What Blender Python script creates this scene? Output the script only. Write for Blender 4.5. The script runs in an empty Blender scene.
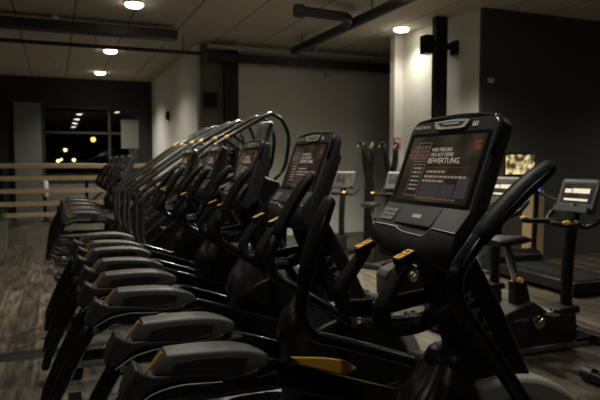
import bpy, bmesh, math, random
from mathutils import Vector, Matrix
random.seed(7)
S = bpy.context.scene
COL = S.collection
PI = math.pi

# ------------------------------------------------------------------ materials
def new_mat(name):
    m = bpy.data.materials.new(name); m.use_nodes = True
    nt = m.node_tree
    return m, nt, nt.nodes['Principled BSDF']

def plain(name, col, rough=0.5, metal=0.0, bump=0.0, scale=200.0, vary=0.0, spec=0.5):
    m, nt, b = new_mat(name)
    b.inputs['Base Color'].default_value = (*col, 1)
    b.inputs['Roughness'].default_value = rough
    b.inputs['Metallic'].default_value = metal
    b.inputs['Specular IOR Level'].default_value = spec
    tc = nt.nodes.new('ShaderNodeTexCoord')
    nz = nt.nodes.new('ShaderNodeTexNoise'); nz.inputs['Scale'].default_value = scale
    nz.inputs['Detail'].default_value = 3
    nt.links.new(tc.outputs['Object'], nz.inputs['Vector'])
    if bump:
        bp = nt.nodes.new('ShaderNodeBump'); bp.inputs['Strength'].default_value = bump
        bp.inputs['Distance'].default_value = 0.002
        nt.links.new(nz.outputs['Fac'], bp.inputs['Height'])
        nt.links.new(bp.outputs['Normal'], b.inputs['Normal'])
    if vary:
        n2 = nt.nodes.new('ShaderNodeTexNoise'); n2.inputs['Scale'].default_value = 6
        nt.links.new(tc.outputs['Object'], n2.inputs['Vector'])
        mx = nt.nodes.new('ShaderNodeMix'); mx.data_type = 'RGBA'
        mx.inputs[6].default_value = (*[c*(1-vary) for c in col], 1)
        mx.inputs[7].default_value = (*[min(1, c*(1+vary)) for c in col], 1)
        nt.links.new(n2.outputs['Fac'], mx.inputs[0])
        nt.links.new(mx.outputs[2], b.inputs['Base Color'])
    return m

def glow(name, col, s):
    m, nt, b = new_mat(name)
    b.inputs['Base Color'].default_value = (0.01, 0.01, 0.01, 1)
    b.inputs['Emission Color'].default_value = (*col, 1)
    b.inputs['Emission Strength'].default_value = s
    b.inputs['Roughness'].default_value = 0.3
    return m

M = {}
M['pad'] = plain('textured_pedal_plastic', (0.041, 0.0395, 0.036), 0.42, bump=0.55, scale=420, vary=0.15)
M['padside'] = plain('pedal_side_plastic', (0.010, 0.0098, 0.009), 0.62, spec=0.18, bump=0.3, scale=300)
M['tail'] = plain('shroud_plastic', (0.022, 0.0215, 0.02), 0.42, spec=0.18, bump=0.12, scale=300, vary=0.2)
M['blk'] = plain('black_gloss_paint', (0.005, 0.005, 0.0048), 0.22, vary=0.3)
M['blk2'] = plain('black_satin_plastic', (0.007, 0.007, 0.0065), 0.38, spec=0.18, bump=0.05, scale=300)
M['rub'] = plain('black_rubber', (0.009, 0.009, 0.0085), 0.5, spec=0.18, bump=0.35, scale=260)
M['bez'] = plain('console_bezel_plastic', (0.032, 0.033, 0.035), 0.36, bump=0.08, scale=500)
M['glass'] = plain('black_screen_glass', (0.006, 0.006, 0.006), 0.12)
M['tray'] = plain('console_tray_plastic', (0.02, 0.02, 0.019), 0.4, bump=0.08, scale=400)
M['cone'] = plain('bronze_grey_shroud', (0.014, 0.0135, 0.012), 0.28, bump=0.04, scale=400, vary=0.2)
M['fender'] = plain('grey_fender_plastic', (0.22, 0.216, 0.205), 0.45, bump=0.06, scale=400)
M['chrome'] = plain('brushed_chrome', (0.5, 0.49, 0.46), 0.25, metal=1.0)
M['steel'] = plain('dark_steel', (0.2, 0.195, 0.175), 0.34, metal=0.85)
M['rail'] = plain('grey_handrail_paint', (0.018, 0.0175, 0.016), 0.25)
M['yel'] = plain('amber_yellow_plastic', (0.72, 0.40, 0.05), 0.42, vary=0.1)
M['amberd'] = plain('dull_amber_plastic', (0.30, 0.17, 0.03), 0.45)
M['plate'] = plain('amber_yellow_plate', (0.38, 0.20, 0.02), 0.4, vary=0.15)
M['edge'] = plain('painted_edge_highlight', (0.55, 0.55, 0.52), 0.35)  # pale colour of the highlight painted along the tray edge
M['ink2'] = plain('white_printed_ink', (0.75, 0.75, 0.72), 0.5)
M['badge'] = plain('silver_badge', (0.42, 0.42, 0.40), 0.3)
M['key'] = plain('grey_keys_and_highlight', (0.22, 0.215, 0.20), 0.45)
M['ink'] = plain('pale_printed_ink', (0.16, 0.16, 0.155), 0.5)
M['lime'] = plain('lime_yellow_tip', (0.25, 0.28, 0.03), 0.5)
M['red'] = plain('red_enamel', (0.45, 0.10, 0.06), 0.5, vary=0.1)
M['white'] = plain('white_paint', (0.6, 0.6, 0.56), 0.5, vary=0.05)
M['label'] = plain('grey_label_paper', (0.16, 0.15, 0.13), 0.6, vary=0.3)
M['wood'] = None
M['lampdisc'] = glow('lamp_diffuser', (1.0, 0.90, 0.72), 14)
M['lampring'] = plain('lamp_ring_paint', (0.35, 0.34, 0.30), 0.5)
M['leaf'] = plain('dark_green_leaf', (0.06, 0.10, 0.025), 0.45, vary=0.5)
M['planter'] = plain('grey_planter', (0.13, 0.125, 0.11), 0.6, bump=0.2, scale=40, vary=0.2)
M['amb'] = glow('amber_reflection_glow', (1.0, 0.42, 0.10), 3.2)
M['warm'] = glow('warm_bulb', (1.0, 0.76, 0.36), 2.6)
M['blue'] = glow('blue_indicator', (0.15, 0.12, 1.0), 2.0)
# screen colours
M['s_txt'] = glow('screen_white_text', (0.85, 0.68, 0.58), 0.42)
M['s_dim'] = glow('screen_dim_text', (0.75, 0.58, 0.48), 0.22)
M['s_red'] = glow('screen_red', (0.75, 0.10, 0.08), 0.16)
M['s_redd'] = glow('screen_dim_red', (0.75, 0.42, 0.34), 0.10)
M['s_box'] = glow('screen_blue_grey_block', (0.42, 0.37, 0.38), 0.055)
M['s_cream'] = glow('screen_cream', (1.0, 0.86, 0.62), 0.75)

def screen_mat(name, c1, c2, s, scale=5):
    m, nt, b = new_mat(name)
    tc = nt.nodes.new('ShaderNodeTexCoord')
    nz = nt.nodes.new('ShaderNodeTexNoise'); nz.inputs['Scale'].default_value = scale
    nz.inputs['Detail'].default_value = 2
    cr = nt.nodes.new('ShaderNodeValToRGB')
    cr.color_ramp.elements[0].position = 0.42; cr.color_ramp.elements[0].color = (*c1, 1)
    cr.color_ramp.elements[1].position = 0.68; cr.color_ramp.elements[1].color = (*c2, 1)
    nt.links.new(tc.outputs['Object'], nz.inputs['Vector'])
    nt.links.new(nz.outputs['Fac'], cr.inputs['Fac'])
    nt.links.new(cr.outputs['Color'], b.inputs['Emission Color'])
    b.inputs['Emission Strength'].default_value = s
    b.inputs['Base Color'].default_value = (0.008, 0.008, 0.008, 1)
    b.inputs['Roughness'].default_value = 0.15
    return m
M['screen'] = screen_mat('advert_screen', (0.085, 0.065, 0.04), (0.27, 0.20, 0.11), 0.11, 9)
M['screen_tv'] = screen_mat('bright_programme_screen', (0.05, 0.04, 0.02), (1.0, 0.78, 0.36), 0.9, 12)
M['screen_d'] = screen_mat('dim_bike_screen', (0.03, 0.025, 0.02), (0.25, 0.21, 0.15), 0.5, 10)
M['screen_b'] = screen_mat('bike_screen', (0.02, 0.02, 0.02), (0.07, 0.065, 0.06), 0.5, 8)

# ribbed yellow strip
def ribbed():
    m, nt, b = new_mat('ribbed_yellow_strip')
    tc = nt.nodes.new('ShaderNodeTexCoord')
    w = nt.nodes.new('ShaderNodeTexWave'); w.wave_type = 'BANDS'; w.bands_direction = 'Z'
    w.inputs['Scale'].default_value = 55
    cr = nt.nodes.new('ShaderNodeValToRGB')
    cr.color_ramp.elements[0].color = (0.10, 0.05, 0.006, 1); cr.color_ramp.elements[0].position = 0.25
    cr.color_ramp.elements[1].color = (0.45, 0.26, 0.04, 1); cr.color_ramp.elements[1].position = 0.55
    nt.links.new(tc.outputs['Object'], w.inputs['Vector'])
    nt.links.new(w.outputs['Fac'], cr.inputs['Fac'])
    nt.links.new(cr.outputs['Color'], b.inputs['Base Color'])
    b.inputs['Roughness'].default_value = 0.45
    return m
M['rib'] = ribbed()

def wood_mat(name, c1, c2, rough=0.5, axis=(2, 14, 14)):
    m, nt, b = new_mat(name)
    tc = nt.nodes.new('ShaderNodeTexCoord')
    mp = nt.nodes.new('ShaderNodeMapping'); mp.inputs['Scale'].default_value = axis
    nz = nt.nodes.new('ShaderNodeTexNoise'); nz.inputs['Scale'].default_value = 2.0; nz.inputs['Detail'].default_value = 6
    cr = nt.nodes.new('ShaderNodeValToRGB')
    cr.color_ramp.elements[0].position = 0.3; cr.color_ramp.elements[0].color = (*c1, 1)
    cr.color_ramp.elements[1].position = 0.7; cr.color_ramp.elements[1].color = (*c2, 1)
    nt.links.new(tc.outputs['Object'], mp.inputs['Vector']); nt.links.new(mp.outputs['Vector'], nz.inputs['Vector'])
    nt.links.new(nz.outputs['Fac'], cr.inputs['Fac']); nt.links.new(cr.outputs['Color'], b.inputs['Base Color'])
    b.inputs['Roughness'].default_value = rough
    return m
M['wood'] = wood_mat('pale_oak', (0.54, 0.41, 0.24), (0.70, 0.56, 0.36), 0.5, (1.2, 12, 12))

M['wood2'] = wood_mat('dull_oak', (0.20, 0.14, 0.07), (0.28, 0.20, 0.11), 0.6, (12, 12, 1.2))

def floor_mat():
    m, nt, b = new_mat('weathered_plank_floor')
    N = nt.nodes.new; L = nt.links.new
    tc = N('ShaderNodeTexCoord')
    mp = N('ShaderNodeMapping'); mp.inputs['Rotation'].default_value = (0, 0, PI/2)
    L(tc.outputs['Object'], mp.inputs['Vector'])
    br = N('ShaderNodeTexBrick'); br.offset = 0.37; br.offset_frequency = 2; br.squash = 1
    br.inputs['Scale'].default_value = 1.0
    br.inputs['Brick Width'].default_value = 1.3; br.inputs['Row Height'].default_value = 0.19
    br.inputs['Mortar Size'].default_value = 0.004; br.inputs['Mortar Smooth'].default_value = 0.2
    br.inputs['Bias'].default_value = 0.0
    br.inputs['Color1'].default_value = (0.029, 0.0235, 0.0165, 1)
    br.inputs['Color2'].default_value = (0.082, 0.070, 0.051, 1)
    br.inputs['Mortar'].default_value = (0.02, 0.017, 0.013, 1)
    L(mp.outputs['Vector'], br.inputs['Vector'])
    m2 = N('ShaderNodeMapping'); m2.inputs['Scale'].default_value = (14, 1.3, 1)
    L(tc.outputs['Object'], m2.inputs['Vector'])
    nz = N('ShaderNodeTexNoise'); nz.inputs['Scale'].default_value = 1.6; nz.inputs['Detail'].default_value = 8; nz.inputs['Roughness'].default_value = 0.65
    L(m2.outputs['Vector'], nz.inputs['Vector'])
    cr = N('ShaderNodeValToRGB'); cr.color_ramp.elements[0].position = 0.38; cr.color_ramp.elements[0].color = (0.18, 0.18, 0.18, 1)
    cr.color_ramp.elements[1].position = 0.62; cr.color_ramp.elements[1].color = (1.5, 1.46, 1.38, 1)
    L(nz.outputs['Fac'], cr.inputs['Fac'])
    mx = N('ShaderNodeMix'); mx.data_type = 'RGBA'; mx.blend_type = 'MULTIPLY'; mx.inputs[0].default_value = 1.0
    L(br.outputs['Color'], mx.inputs[6]); L(cr.outputs['Color'], mx.inputs[7])
    L(mx.outputs[2], b.inputs['Base Color'])
    b.inputs['Roughness'].default_value = 0.42
    bp = N('ShaderNodeBump'); bp.inputs['Strength'].default_value = 0.25; bp.inputs['Distance'].default_value = 0.003
    L(nz.outputs['Fac'], bp.inputs['Height']); L(bp.outputs['Normal'], b.inputs['Normal'])
    return m
M['floor'] = floor_mat()

def ceil_mat():
    m, nt, b = new_mat('ceiling_panels')
    N = nt.nodes.new; L = nt.links.new
    tc = N('ShaderNodeTexCoord')
    mp = N('ShaderNodeMapping'); mp.inputs['Rotation'].default_value = (0, 0, PI/2)
    mp.inputs['Location'].default_value = (0, -0.33, 0)
    L(tc.outputs['Object'], mp.inputs['Vector'])
    br = N('ShaderNodeTexBrick'); br.offset = 0.0
    br.inputs['Scale'].default_value = 1.0
    br.inputs['Brick Width'].default_value = 60.0; br.inputs['Row Height'].default_value = 0.845
    br.inputs['Mortar Size'].default_value = 0.012; br.inputs['Mortar Smooth'].default_value = 0.1
    br.inputs['Color1'].default_value = (0.50, 0.46, 0.37, 1); br.inputs['Color2'].default_value = (0.56, 0.52, 0.42, 1)
    br.inputs['Mortar'].default_value = (0.10, 0.09, 0.07, 1)
    L(mp.outputs['Vector'], br.inputs['Vector'])
    L(br.outputs['Color'], b.inputs['Base Color']); b.inputs['Roughness'].default_value = 0.85
    return m
M['ceil'] = ceil_mat()
M['wallL'] = plain('light_grey_wall', (0.62, 0.615, 0.56), 0.8, bump=0.08, scale=60, vary=0.04)
M['wallD'] = plain('charcoal_wall', (0.042, 0.041, 0.036), 0.75, bump=0.08, scale=60, vary=0.08)
M['wallM'] = plain('grey_green_wall', (0.14, 0.14, 0.12), 0.8, bump=0.08, scale=60, vary=0.06)
M['wallB'] = plain('black_wall', (0.010, 0.010, 0.009), 0.7, bump=0.08, scale=60)
M['duct'] = plain('black_duct_paint', (0.02, 0.019, 0.016), 0.5, vary=0.2)
M['pipe'] = plain('pale_conduit', (0.33, 0.31, 0.26), 0.5, vary=0.1)
M['night'] = plain('night_yard', (0.01, 0.01, 0.01), 0.9)

def glass_mat():
    m = bpy.data.materials.new('window_glass'); m.use_nodes = True
    nt = m.node_tree; nt.nodes.clear()
    o = nt.nodes.new('ShaderNodeOutputMaterial'); mx = nt.nodes.new('ShaderNodeMixShader')
    t = nt.nodes.new('ShaderNodeBsdfTransparent'); t.inputs[0].default_value = (0.8, 0.82, 0.8, 1)
    g = nt.nodes.new('ShaderNodeBsdfGlossy'); g.inputs['Roughness'].default_value = 0.01
    g.inputs[0].default_value = (1, 1, 1, 1)
    mx.inputs[0].default_value = 0.10
    nt.links.new(t.outputs[0], mx.inputs[1]); nt.links.new(g.outputs[0], mx.inputs[2]); nt.links.new(mx.outputs[0], o.inputs[0])
    return m
M['pane'] = glass_mat()

# ------------------------------------------------------------------ mesh helpers
def box(bm, lo, hi, mi=0, mat=None):
    x0, y0, z0 = lo; x1, y1, z1 = hi
    v = [bm.verts.new(p) for p in ((x0,y0,z0),(x1,y0,z0),(x1,y1,z0),(x0,y1,z0),(x0,y0,z1),(x1,y0,z1),(x1,y1,z1),(x0,y1,z1))]
    if mat is not None:
        for a in v: a.co = mat @ a.co
    for f in ((0,3,2,1),(4,5,6,7),(0,1,5,4),(1,2,6,5),(2,3,7,6),(3,0,4,7)):
        fc = bm.faces.new([v[i] for i in f]); fc.material_index = mi
    return v

def smooth_path(pts, rad=0.06, n=5):
    """round the corners of a polyline with quadratic arcs"""
    pts = [Vector(p) for p in pts]
    out = [pts[0]]
    for i in range(1, len(pts)-1):
        a, b, c = pts[i-1], pts[i], pts[i+1]
        r = min(rad, (a-b).length*0.48, (c-b).length*0.48)
        p0 = b + (a-b).normalized()*r; p2 = b + (c-b).normalized()*r
        for k in range(n+1):
            t = k/n
            out.append((1-t)**2*p0 + 2*t*(1-t)*b + t*t*p2)
    out.append(pts[-1])
    return out

def tube(bm, pts, r, n=12, rad=0.06, flat=1.0, mi=0, round_end=True, radii=None, ref=(0,1,0)):
    """sweep an (elliptical) ring; flat scales the direction perpendicular to ref"""
    P = smooth_path(pts, rad) if rad else [Vector(p) for p in pts]
    m = len(P)
    L = [0]
    for i in range(1, m): L.append(L[-1] + (P[i]-P[i-1]).length)
    def rr(i):
        if radii is None: return r
        t = L[i]/L[-1]
        for (a, ra), (b, rb) in zip(radii, radii[1:]):
            if a <= t <= b: return ra + (rb-ra)*(t-a)/max(1e-6, b-a)
        return radii[-1][1]
    rings = []
    ref = Vector(ref)
    stations = [(P[i], i, 1.0) for i in range(m)]
    if round_end:
        d0 = (P[1]-P[0]).normalized(); d1 = (P[-1]-P[-2]).normalized()
        pre = [(P[0]-d0*rr(0)*0.6, 0, 0.45), (P[0]-d0*rr(0)*0.35, 0, 0.8)]
        post = [(P[-1]+d1*rr(m-1)*0.35, m-1, 0.8), (P[-1]+d1*rr(m-1)*0.6, m-1, 0.45)]
        stations = pre + stations + post
    for p, i, s in stations:
        d = (P[min(i+1, m-1)] - P[max(i-1, 0)]).normalized()
        rf = ref if abs(d.dot(ref)) < 0.97 else Vector((1, 0, 0))
        u = d.cross(rf).normalized(); w = u.cross(d).normalized()
        R = rr(i)*s
        rings.append([bm.verts.new(p + u*math.cos(2*PI*k/n)*R*flat + w*math.sin(2*PI*k/n)*R) for k in range(n)])
    for a, b in zip(rings, rings[1:]):
        for k in range(n):
            f = bm.faces.new((a[k], a[(k+1) % n], b[(k+1) % n], b[k])); f.material_index = mi
    f = bm.faces.new(rings[0][::-1]); f.material_index = mi
    f = bm.faces.new(rings[-1]); f.material_index = mi

def loft(bm, rings, mi=0, caps=True):
    R = [[bm.verts.new(p) for p in r] for r in rings]
    n = len(R[0])
    for a, b in zip(R, R[1:]):
        for k in range(n):
            f = bm.faces.new((a[k], a[(k+1) % n], b[(k+1) % n], b[k])); f.material_index = mi
    if caps:
        bm.faces.new(R[0][::-1]).material_index = mi
        bm.faces.new(R[-1]).material_index = mi

def prism(bm, poly, y0, y1, mi=0, M4=None):
    """poly in XZ extruded along Y (or in any frame through M4: poly -> local x,y ; depth -> local z)"""
    if M4 is None:
        A = [bm.verts.new((x, y0, z)) for x, z in poly]; B = [bm.verts.new((x, y1, z)) for x, z in poly]
    else:
        A = [bm.verts.new(M4 @ Vector((x, y, y0))) for x, y in poly]; B = [bm.verts.new(M4 @ Vector((x, y, y1))) for x, y in poly]
    n = len(poly)
    bm.faces.new(A).material_index = mi; bm.faces.new(B[::-1]).material_index = mi
    for k in range(n):
        bm.faces.new((A[k], B[k], B[(k+1) % n], A[(k+1) % n])).material_index = mi

def rrect(w0, w1, h0, h1, r, n=5):
    """rounded rectangle outline x w0..w1, y h0..h1 (r may be 4 radii: bl, br, tr, tl)"""
    if not isinstance(r, (tuple, list)): r = (r,)*4
    out = []
    for (cx, cy, a0, q) in ((w0, h0, PI, 0), (w1, h0, 1.5*PI, 1), (w1, h1, 0, 2), (w0, h1, PI/2, 3)):
        R = r[q]
        sx = 1 if q in (0, 3) else -1; sy = 1 if q in (0, 1) else -1
        for k in range(n+1):
            a = a0 + k/n*PI/2
            out.append((cx + sx*R + math.cos(a)*R, cy + sy*R + math.sin(a)*R))
    return out

def cyl(bm, a, b, r, n=20, mi=0, r2=None):
    a = Vector(a); b = Vector(b); d = (b-a).normalized()
    u = d.orthogonal().normalized(); w = d.cross(u)
    r2 = r if r2 is None else r2
    loft(bm, [[a+u*math.cos(2*PI*k/n)*r+w*math.sin(2*PI*k/n)*r for k in range(n)],
              [b+u*math.cos(2*PI*k/n)*r2+w*math.sin(2*PI*k/n)*r2 for k in range(n)]], mi)

def lathe(bm, prof, axis_o, axis_d, n=28, mi=0):
    o = Vector(axis_o); d = Vector(axis_d).normalized(); u = d.orthogonal().normalized(); w = d.cross(u)
    loft(bm, [[o+d*h+(u*math.cos(2*PI*k/n)+w*math.sin(2*PI*k/n))*max(r, 1e-4) for k in range(n)] for r, h in prof], mi)

def ball(bm, c, r, mi=0, sz=(1,1,1)):
    res = bmesh.ops.create_uvsphere(bm, u_segments=16, v_segments=10, radius=r)
    for v in res['verts']: v.co = Vector((v.co.x*sz[0], v.co.y*sz[1], v.co.z*sz[2])) + Vector(c)
    for v in res['verts']:
        for f in v.link_faces: f.material_index = mi

CACHE = {}
def finish(bm, key, mats, off=(0,0,0), ang=38):
    for v in bm.verts: v.co -= Vector(off)
    bmesh.ops.recalc_face_normals(bm, faces=bm.faces)
    for f in bm.faces: f.smooth = True
    me = bpy.data.meshes.new(key); bm.to_mesh(me); bm.free()
    for m in (mats if isinstance(mats, (list, tuple)) else [mats]): me.materials.append(m)
    me.set_sharp_from_angle(angle=math.radians(ang))
    return me

def part(name, key, fn, mats, parent=None, off=(0,0,0), bevel=0.0, loc=None, rotz=None, ang=38, seg=2):
    """one mesh object; the mesh is built once per key and shared by the repeats"""
    if key is None or key not in CACHE:
        bm = bmesh.new(); fn(bm); me = finish(bm, name, mats, off, ang)
        if key is not None: CACHE[key] = me
    else: me = CACHE[key]
    o = bpy.data.objects.new(name, me); COL.objects.link(o)
    if parent: o.parent = parent
    if loc: o.location = loc
    if rotz is not None: o.rotation_euler = (0, 0, rotz)
    if bevel:
        b = o.modifiers.new('bevel', 'BEVEL'); b.width = bevel; b.segments = seg; b.limit_method = 'ANGLE'; b.angle_limit = math.radians(35)
    return o

def tag(o, label, cat, group=None):
    o['label'] = label; o['category'] = cat
    if group: o['group'] = group
    return o

def thing(name, label, cat, loc=(0,0,0), rotz=0, group=None):
    o = bpy.data.objects.new(name, None); COL.objects.link(o)
    o.empty_display_size = 0.2
    o.location = loc; o.rotation_euler = (0, 0, rotz)
    return tag(o, label, cat, group)

def struct(name, fn, mats, bevel=0):
    o = part(name, None, fn, mats, bevel=bevel); o['kind'] = 'structure'; return o

TXT = {}
def text_verts(s, size):
    """(verts, faces) of a line of lettering set in the built-in font"""
    if (s, size) in TXT: return TXT[(s, size)]
    cu = bpy.data.curves.new('t', 'FONT'); cu.body = s; cu.size = size; cu.resolution_u = 2
    ob = bpy.data.objects.new('t', cu); COL.objects.link(ob)
    bpy.context.view_layer.update()
    dg = bpy.context.evaluated_depsgraph_get()
    me = bpy.data.meshes.new_from_object(ob.evaluated_get(dg))
    r = ([v.co.copy() for v in me.vertices], [list(p.vertices) for p in me.polygons])
    bpy.data.objects.remove(ob); bpy.data.curves.remove(cu); bpy.data.meshes.remove(me)
    TXT[(s, size)] = r
    return r
def put_text(bm, s, x0, x1, y, h, Mx, z, mi=0):
    """lettering from x0 to x1 with cap height h on baseline y, in frame Mx"""
    vs, fs = text_verts(s, 1.0)
    xa = min(v.x for v in vs); xb = max(v.x for v in vs); yb = max(v.y for v in vs)
    V = [bm.verts.new(Mx @ Vector((x0+(v.x-xa)/(xb-xa)*(x1-x0), y+v.y/yb*h, z))) for v in vs]
    for f in fs:
        try: bm.faces.new([V[i] for i in f]).material_index = mi
        except ValueError: pass
def quad(bm, x0, x1, y0, y1, Mx, z, mi=0):
    V = [bm.verts.new(Mx @ Vector(p)) for p in ((x0,y0,z),(x1,y0,z),(x1,y1,z),(x0,y1,z))]
    bm.faces.new(V).material_index = mi
def outline(bm, x0, x1, y0, y1, t, Mx, z, mi=0):
    quad(bm,x0,x1,y0,y0+t,Mx,z,mi); quad(bm,x0,x1,y1-t,y1,Mx,z,mi); quad(bm,x0,x0+t,y0,y1,Mx,z,mi); quad(bm,x1-t,x1,y0,y1,Mx,z,mi)

# ------------------------------------------------------------------ cross trainer
X0 = 0.85                                   # the machine's base point along its own axis
OFF = (X0, 0, 0)
UP = Vector((0.348, 0, 0.9375)); RT = Vector((0, -1, 0)); NO = RT.cross(UP)
MC = Matrix(((RT.x, UP.x, NO.x, 0.949), (RT.y, UP.y, NO.y, 0), (RT.z, UP.z, NO.z, 1.245), (0, 0, 0, 1)))

def f_console(bm):
    top = [(0.20, 0.408), (0.10, 0.4155), (0, 0.418), (-0.10, 0.4155), (-0.20, 0.408)]
    body = rrect(-0.21, 0.21, -0.03, 0.41, (0.05, 0.05, 0.03, 0.03))
    # arch the top edge
    body = [(x, y + (0.009*(1-(x/0.21)**2) if y > 0.30 else 0)) for x, y in body]
    ins = lambda k, d: [(x*(1-k), 0.205+(y-0.205)*(1-k)) for x, y in body]
    rings = [[MC @ Vector((x, y, z)) for x, y in ins(k, 0)] for k, z in ((0.03, 0.0), (0.0, -0.008), (0.0, -0.036), (0.035, -0.05), (0.25, -0.078), (0.32, -0.10))]
    loft(bm, rings)
def f_rim(bm):                                        # raised trim round the top
    pts = [(-0.207, 0.30), (-0.207, 0.385), (-0.19, 0.409), (-0.10, 0.4185), (0, 0.422), (0.10, 0.4185), (0.19, 0.409), (0.207, 0.385), (0.207, 0.30)]
    tube(bm, [MC @ Vector((x, y, -0.008)) for x, y in pts], 0.007, 8, rad=0.02)
def f_glass(bm):
    prism(bm, rrect(-0.192, 0.192, 0.140, 0.368, 0.008), -0.002, 0.0015, 0, MC)
def f_screen(bm):
    quad(bm, -0.177, 0.177, 0.152, 0.358, MC, 0.0022)
def sx(f): return -0.177+0.354*f
def sy(f): return 0.358-0.206*f
def f_graphics(bm):
    z = 0.0030
    T = lambda s, a, b, y, h, mi: put_text(bm, s, sx(a), sx(b), sy(y), h, MC, z, mi)
    T('WIR FREUEN', .34, .62, .245, .0115, 0); T('UNS AUF DEINE', .34, .66, .32, .0115, 0); T('BEWERTUNG.', .335, .77, .425, .017, 0)
    quad(bm, sx(.34), sx(.92), sy(.492), sy(.486), MC, z, 2)
    def words(a, b, y, h, mi, n):                      # unreadable small print: short strokes
        x = a; random.seed(int(y*1000)+n)
        while x < b:
            w = random.uniform(.02, .06); e = min(b, x+w)
            quad(bm, sx(x), sx(e), sy(y), sy(y)+h, MC, z, mi); x = e+.012
    words(.36, .63, .57, .007, 1, 1); words(.35, .92, .645, .007, 1, 2); words(.34, .64, .71, .007, 1, 3)
    quad(bm, sx(.34), sx(.60), sy(.92), sy(.735), MC, z-.0004, 4); quad(bm, sx(.62), sx(.80), sy(.92), sy(.735), MC, z-.0004, 4)
    quad(bm, sx(.82), sx(.96), sy(.92), sy(.62), MC, z-.0004, 4)
    words(.30, .86, .965, .0055, 3, 4)
    for k, (a, b, y) in enumerate(((.06, .30, .20), (.04, .30, .26), (.02, .31, .32), (.05, .30, .37))): words(a, b, y, .009, 3, 5+k)
    outline(bm, sx(.12), sx(.31), sy(.40), sy(.10), .0012, MC, z, 1)
    outline(bm, sx(.13), sx(.31), sy(.93), sy(.44), .0012, MC, z, 1)
    for k in range(6): words(.16, .28, .52+.065*k, .006, 1, 20+k)
    # red emblem in the corner of the picture
    for (a, b, y0, y1) in ((.895, .915, .10, .24), (.895, .96, .10, .135), (.895, .945, .16, .19), (.935, .965, .16, .24)):
        quad(bm, sx(a), sx(b), sy(y1), sy(y0), MC, z, 2)
def f_logo(bm):
    put_text(bm, 'MATRIX', -0.19, -0.105, 0.385, 0.010, MC, 0.0015)
def f_emblem(bm):                                     # small mark on the right of the top band
    for k in range(3): quad(bm, 0.098+k*.009, 0.103+k*.009, 0.382, 0.396, MC, 0.0015)
    quad(bm, 0.098, 0.121, 0.382, 0.385, MC, 0.0015)
def f_badge(bm):
    p = [(-0.07, 0.380), (-0.055, 0.377), (0.055, 0.377), (0.07, 0.380), (0.085, 0.402), (0.0, 0.407), (-0.085, 0.402)]
    q = [(x*.78, 0.392+(y-.392)*.55) for x, y in p]
    n = len(p)
    A = [bm.verts.new(MC @ Vector((x, y, 0.0))) for x, y in p]; B = [bm.verts.new(MC @ Vector((x, y, 0.006))) for x, y in p]
    C = [bm.verts.new(MC @ Vector((x, y, 0.006))) for x, y in q]; D = [bm.verts.new(MC @ Vector((x, y, 0.002))) for x, y in q]
    for P, Q in ((A, B), (B, C), (C, D)):
        for k in range(n): bm.faces.new((P[k], P[(k+1) % n], Q[(k+1) % n], Q[k]))
    bm.faces.new(D)
    tube(bm, [MC @ Vector((-0.035, 0.392, 0.004)), MC @ Vector((0.035, 0.392, 0.004))], 0.004, 8, rad=0)
def f_keypad(bm):
    for r in range(3):
        for c in range(4):
            prism(bm, rrect(-0.190+c*.0185, -0.175+c*.0185, -.066+r*.0155, -.054+r*.0155, 0.002, 2), -.002, 0.003, 0, MP)
def f_panel(bm):
    prism(bm, rrect(-0.100, 0.09, -.070, -.008, 0.004, 2), -.002, 0.0025, 0, MP)
    for k in range(4): quad(bm, -0.022+k*.011, -0.015+k*.011, -.046, -.034, MP, 0.0032, 1)
EDGE = [(-0.205, .060), (-0.062, .058), (-0.05, .050), (-0.022, .046), (0.078, .043), (0.108, .070), (0.205, .067)]
def f_lower_panel(bm):
    # slanted control panel between the screen and the tray edge
    E = [(-0.208, .062)] + EDGE[1:-1] + [(0.208, .066)]
    A = [bm.verts.new(MC @ Vector((x, .139, .001))) for x, y in E]; B = [bm.verts.new(MC @ Vector((x, y, .029))) for x, y in E]
    C = [bm.verts.new(MC @ Vector((x, y, -.02))) for x, y in E]; D = [bm.verts.new(MC @ Vector((x, .139, -.02))) for x, y in E]
    for P, Q in ((A, B), (B, C), (C, D), (D, A)):
        for k in range(len(E)-1): bm.faces.new((P[k], P[k+1], Q[k+1], Q[k]))
    for k in (0, -1): bm.faces.new((A[k], B[k], C[k], D[k]))
def f_tray(bm):
    # rounded chin under the panel, carrying the phone ledge
    E = [(-0.210, .060)] + EDGE[1:-1] + [(0.210, .067)]
    rings = []
    for x, y in E:
        q = max(0, abs(x)-.17)/.04; low = -.032+.035*q*q; dd = 1-.25*q*q
        rings.append([MC @ Vector(p) for p in ((x, y, .020), (x, y, .033*dd), (x, y-.012, .037*dd), (x, low+.035, .036*dd), (x, low+.010, .028*dd), (x, low, .010), (x, low, -.045), (x, y, -.045))])
    loft(bm, rings)
def f_tray_highlight(bm):  # thin pale tube that paints a highlight on the tray edge
    tube(bm, [MC @ Vector((x, y+.001, .0335 if abs(x) < .2 else .027)) for x, y in EDGE], 0.0020, 6, rad=0.006)
MP = MC @ Matrix.Translation((0, .139, .001)) @ Matrix.Rotation(-math.atan2(.028, .077), 4, 'X')
def f_vent_label(bm):
    box(bm, (.1365, .06, -.098), (.1385, .20, -.074), 0, MC)
    for k in range(6): box(bm, (.1385, .066+.023*k, -.096), (.1395, .083+.023*k, -.076), 0, MC)
def f_mast(bm):
    S_ = [(1.035, 1.30, .12, .055), (1.075, 1.195, .15, .060), (1.15, 1.05, .172, .066), (1.205, .93, .18, .072), (1.29, .75, .19, .078), (1.36, .60, .19, .078)]
    rings = []
    for x, z, t, w in S_:
        rings.append([(x+a*t/2, b*w, z+a*t*0.16) for a, b in ((-1, -.7), (-.8, -1), (.8, -1), (1, -.7), (1, .7), (.8, 1), (-.8, 1), (-1, .7))])
    loft(bm, rings)
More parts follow.
